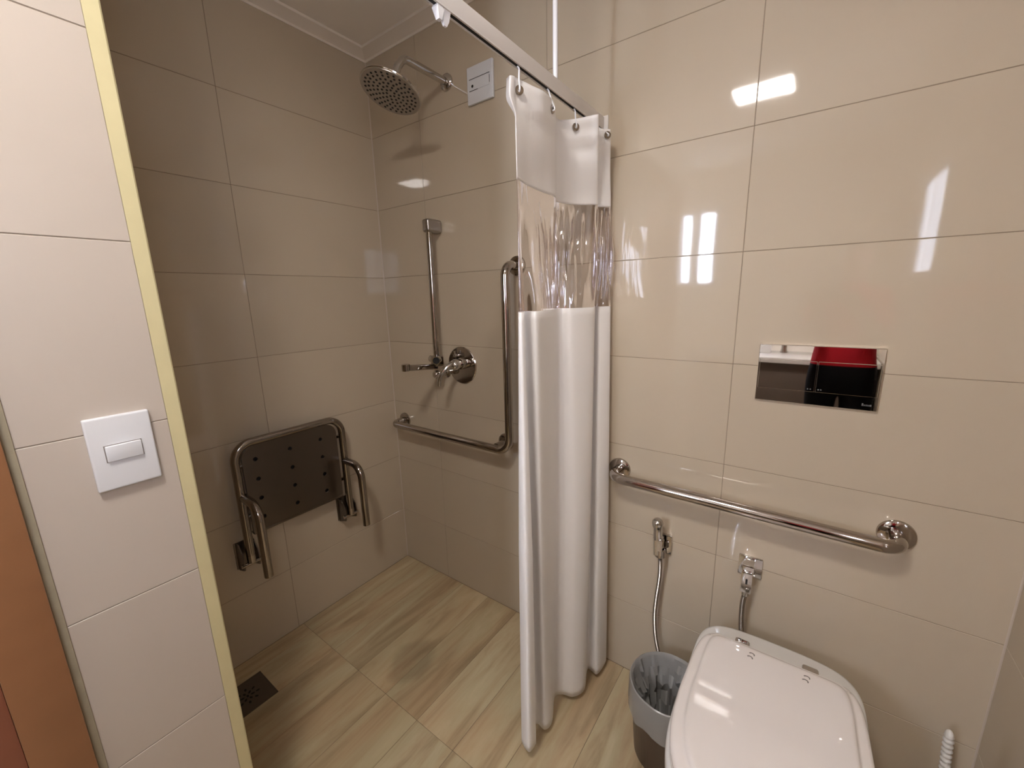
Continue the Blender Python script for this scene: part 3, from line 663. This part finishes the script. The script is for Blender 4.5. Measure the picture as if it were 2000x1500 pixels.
# ------------------------------------------------------------------ floor drain
fd = thing('floor_drain', (.167, -.874, 0), 'square metal floor drain grate in the shower floor by the partition', 'floor drain')
dm = MB()
X0, X1, Y0, Y1 = .095, .240, -.946, -.801
for lo, hi in (((X0, Y0, -.002), (X1, Y0+.006, .0022)), ((X0, Y1-.006, -.002), (X1, Y1, .0022)), ((X0, Y0, -.002), (X0+.006, Y1, .0022)), ((X1-.006, Y0, -.002), (X1, Y1, .0022))): dm.box(lo, hi, .0006, 1)
dm.build('rim', 'drain', fd)
gr = MB().box((X0+.006, Y0+.006, -.002), (X1-.006, Y1-.006, .0012)).build('grate', 'drain', fd, smooth=False)
hm = MB()
for r, k in ((.0, 1), (.016, 6), (.032, 8)):
    for i in range(k):
        a = 2*math.pi*i/k+r*20
        cx, cy = .1675+r*math.cos(a), -.8735+r*math.sin(a)
        q = [(cx+(.0065*math.cos(a)*math.cos(t)-.0038*math.sin(a)*math.sin(t)), cy+(.0065*math.sin(a)*math.cos(t)+.0038*math.cos(a)*math.sin(t))) for t in [2*math.pi*j/10 for j in range(10)]]
        hm.loft([[(x, y, .0011) for x, y in q], [(x, y, .0015) for x, y in q]])
hm.build('grate_holes', 'dark', gr, smooth=False)['kind'] = 'stuff'

# ------------------------------------------------------------------ vanity behind the photographer (seen in the flush plate)
vn = thing('vanity', (1.35, -2.67, 0), 'brown bathroom vanity under a white counter, seen in the flush plate', 'vanity')
MB().box((.90, -2.898, .30), (2.09, -2.50, .835), .003).build('cabinet', 'cabinet', vn)
MB().box((.88, -2.898, .835), (2.098, -2.45, .875), .006).build('countertop', 'counter', vn)
ft = thing('basin_tap', (1.52, -2.80, .875), 'chrome basin tap standing on the white vanity counter', 'tap')
MB().tube(fillet([(1.52, -2.80, .875), (1.52, -2.80, 1.02), (1.52, -2.67, 1.02), (1.52, -2.67, .985)], .03), .013).build('spout', 'chrome', ft)
MB().lathe([(.026, 0), (.026, .01), (.02, .03), (.02, .07), (.0, .075)], (1.52, -2.80, .875), (0, 0, 1), 24).build('tap_base', 'chrome', ft)
for i, (x, wd, lb) in enumerate(((1.24, .045, 'small white soap box on the vanity counter'), (1.35, .085, 'wide white tissue box on the vanity counter'))):
    tag(MB().box((x, -2.75, .875), (x+wd, -2.70, .945), .004).build('toiletry_box', 'counter', loc=(x+wd/2, -2.725, .875)), lb, 'box')

# ------------------------------------------------------------------ the photographer, standing behind the camera (seen in the flush plate)
def person():
    V = []; Rr = []; Eg = []
    def v(p, r, par=None):
        V.append(Vector(p)); Rr.append(r if isinstance(r, tuple) else (r, r))
        if par is not None: Eg.append((par, len(V)-1))
        return len(V)-1
    X = 1.852; Y = -1.84
    pel = v((X, Y, .93), (.165, .115)); wst = v((X, Y, 1.06), (.140, .105), pel); ch = v((X, Y, 1.24), (.150, .11), wst)
    nb = v((X, Y, 1.40), (.075, .06), ch); nt = v((X, Y+.015, 1.47), .050, nb); h1 = v((X, Y+.03, 1.54), (.068, .078), nt); h2 = v((X, Y+.02, 1.62), (.072, .088), h1); v((X, Y+.01, 1.69), (.050, .062), h2)
    for s_ in (-1, 1):
        hip = v((X+s_*.085, Y, .82), (.092, .098), pel); kn = v((X+s_*.085, Y+.01, .47), .060, hip); an = v((X+s_*.085, Y-.01, .095), .042, kn); v((X+s_*.09, Y+.15, .038), (.040, .030), an)
    cu = Vector((1.66528, -1.27183, 1.38063)); rt = Vector((R0[0][0], R0[1][0], R0[2][0])); fw = Vector((R0[0][1], R0[1][1], R0[2][1])); up = Vector((R0[0][2], R0[1][2], R0[2][2]))
    for s_, el, end in ((1, (2.0, -1.64, 1.13), .150), (-1, (1.66, -1.66, 1.13), -.035)):
        sh_ = v((X+s_*.150, Y, 1.365), .058, ch); e = v(el, .040, sh_)
        pc = cu+rt*end-fw*.055-up*.055
        wr2 = v(pc-fw*.03-up*.05, .026, e); pm2 = v(pc, (.030, .018), wr2)
        for k in range(4):
            b0 = pc+up*(.022+.004*(1.5-abs(k-1.5)))+rt*(.017*(k-1.5))
            f1 = v(b0, .0085, pm2); f2 = v(b0+up*.022+fw*.012, .008, f1); v(b0+up*(.034-.005*abs(k-1.4))+fw*.026-rt*s_*.012, .0072, f2)
        t1 = v(pc-rt*s_*.034+up*.004, .0105, pm2); v(pc-rt*s_*.052+up*.026+fw*.010, .0085, t1)
    me = bpy.data.meshes.new('person'); me.from_pydata([tuple(p-Vector((X, Y, 0))) for p in V], Eg, [])
    o = bpy.data.objects.new('person', me); C.objects.link(o); o.location = (X, Y, 0)
    sk = o.modifiers.new('skin', 'SKIN'); sk.use_smooth_shade = True
    for i, sv_ in enumerate(me.skin_vertices[0].data): sv_.radius = Rr[i]; sv_.use_root = (i == 0)
    sd = o.modifiers.new('sub', 'SUBSURF'); sd.levels = 2; sd.render_levels = 2
    bpy.context.view_layer.update()
    nm_ = bpy.data.meshes.new_from_object(o.evaluated_get(bpy.context.evaluated_depsgraph_get()))
    o.modifiers.clear(); o.data = nm_
    for mm in ('outfit', 'outfit', 'skin', 'hair'): nm_.materials.append(M[mm])
    for p in nm_.polygons:
        c_ = p.center
        far = c_.y > .20
        p.material_index = 2 if (far and c_.z > .9) or c_.z > 1.42 else (1 if c_.z > .965 else 0)
        if c_.z > 1.60 or (c_.z > 1.48 and c_.y < -.01): p.material_index = 3
    lo = min(q.co.z for q in nm_.vertices); o.location.z -= lo
    tag(o, 'person in red top and black trousers holding up a phone', 'person')
    nose = MB().lathe([(0, .016), (.008, .010), (.013, 0), (.012, -.012)], (X, Y+.105, 1.565-lo), (0, 1, -.1), 12).build('nose', 'skin', o)
    for s_ in (-1, 1): MB().lathe([(0, .004), (.007, .002), (.010, -.004)], (X+s_*.030, Y+.096, 1.590-lo), (0, 1, 0), 12).build('eye', 'black', o)
    ph = MB().box((-.075, -.0355, -.004), (.075, .0355, .004), .003, 2, Matrix(((rt.x, up.x, fw.x, 0), (rt.y, up.y, fw.y, 0), (rt.z, up.z, fw.z, 0), (0, 0, 0, 1))))
    pc = cu+rt*.058-up*.024-fw*.012
    for q in ph.bm.verts: q.co += pc
    tag(ph.build('phone', 'phone', loc=tuple(pc)), 'black phone held up by the person in red', 'phone')
person()
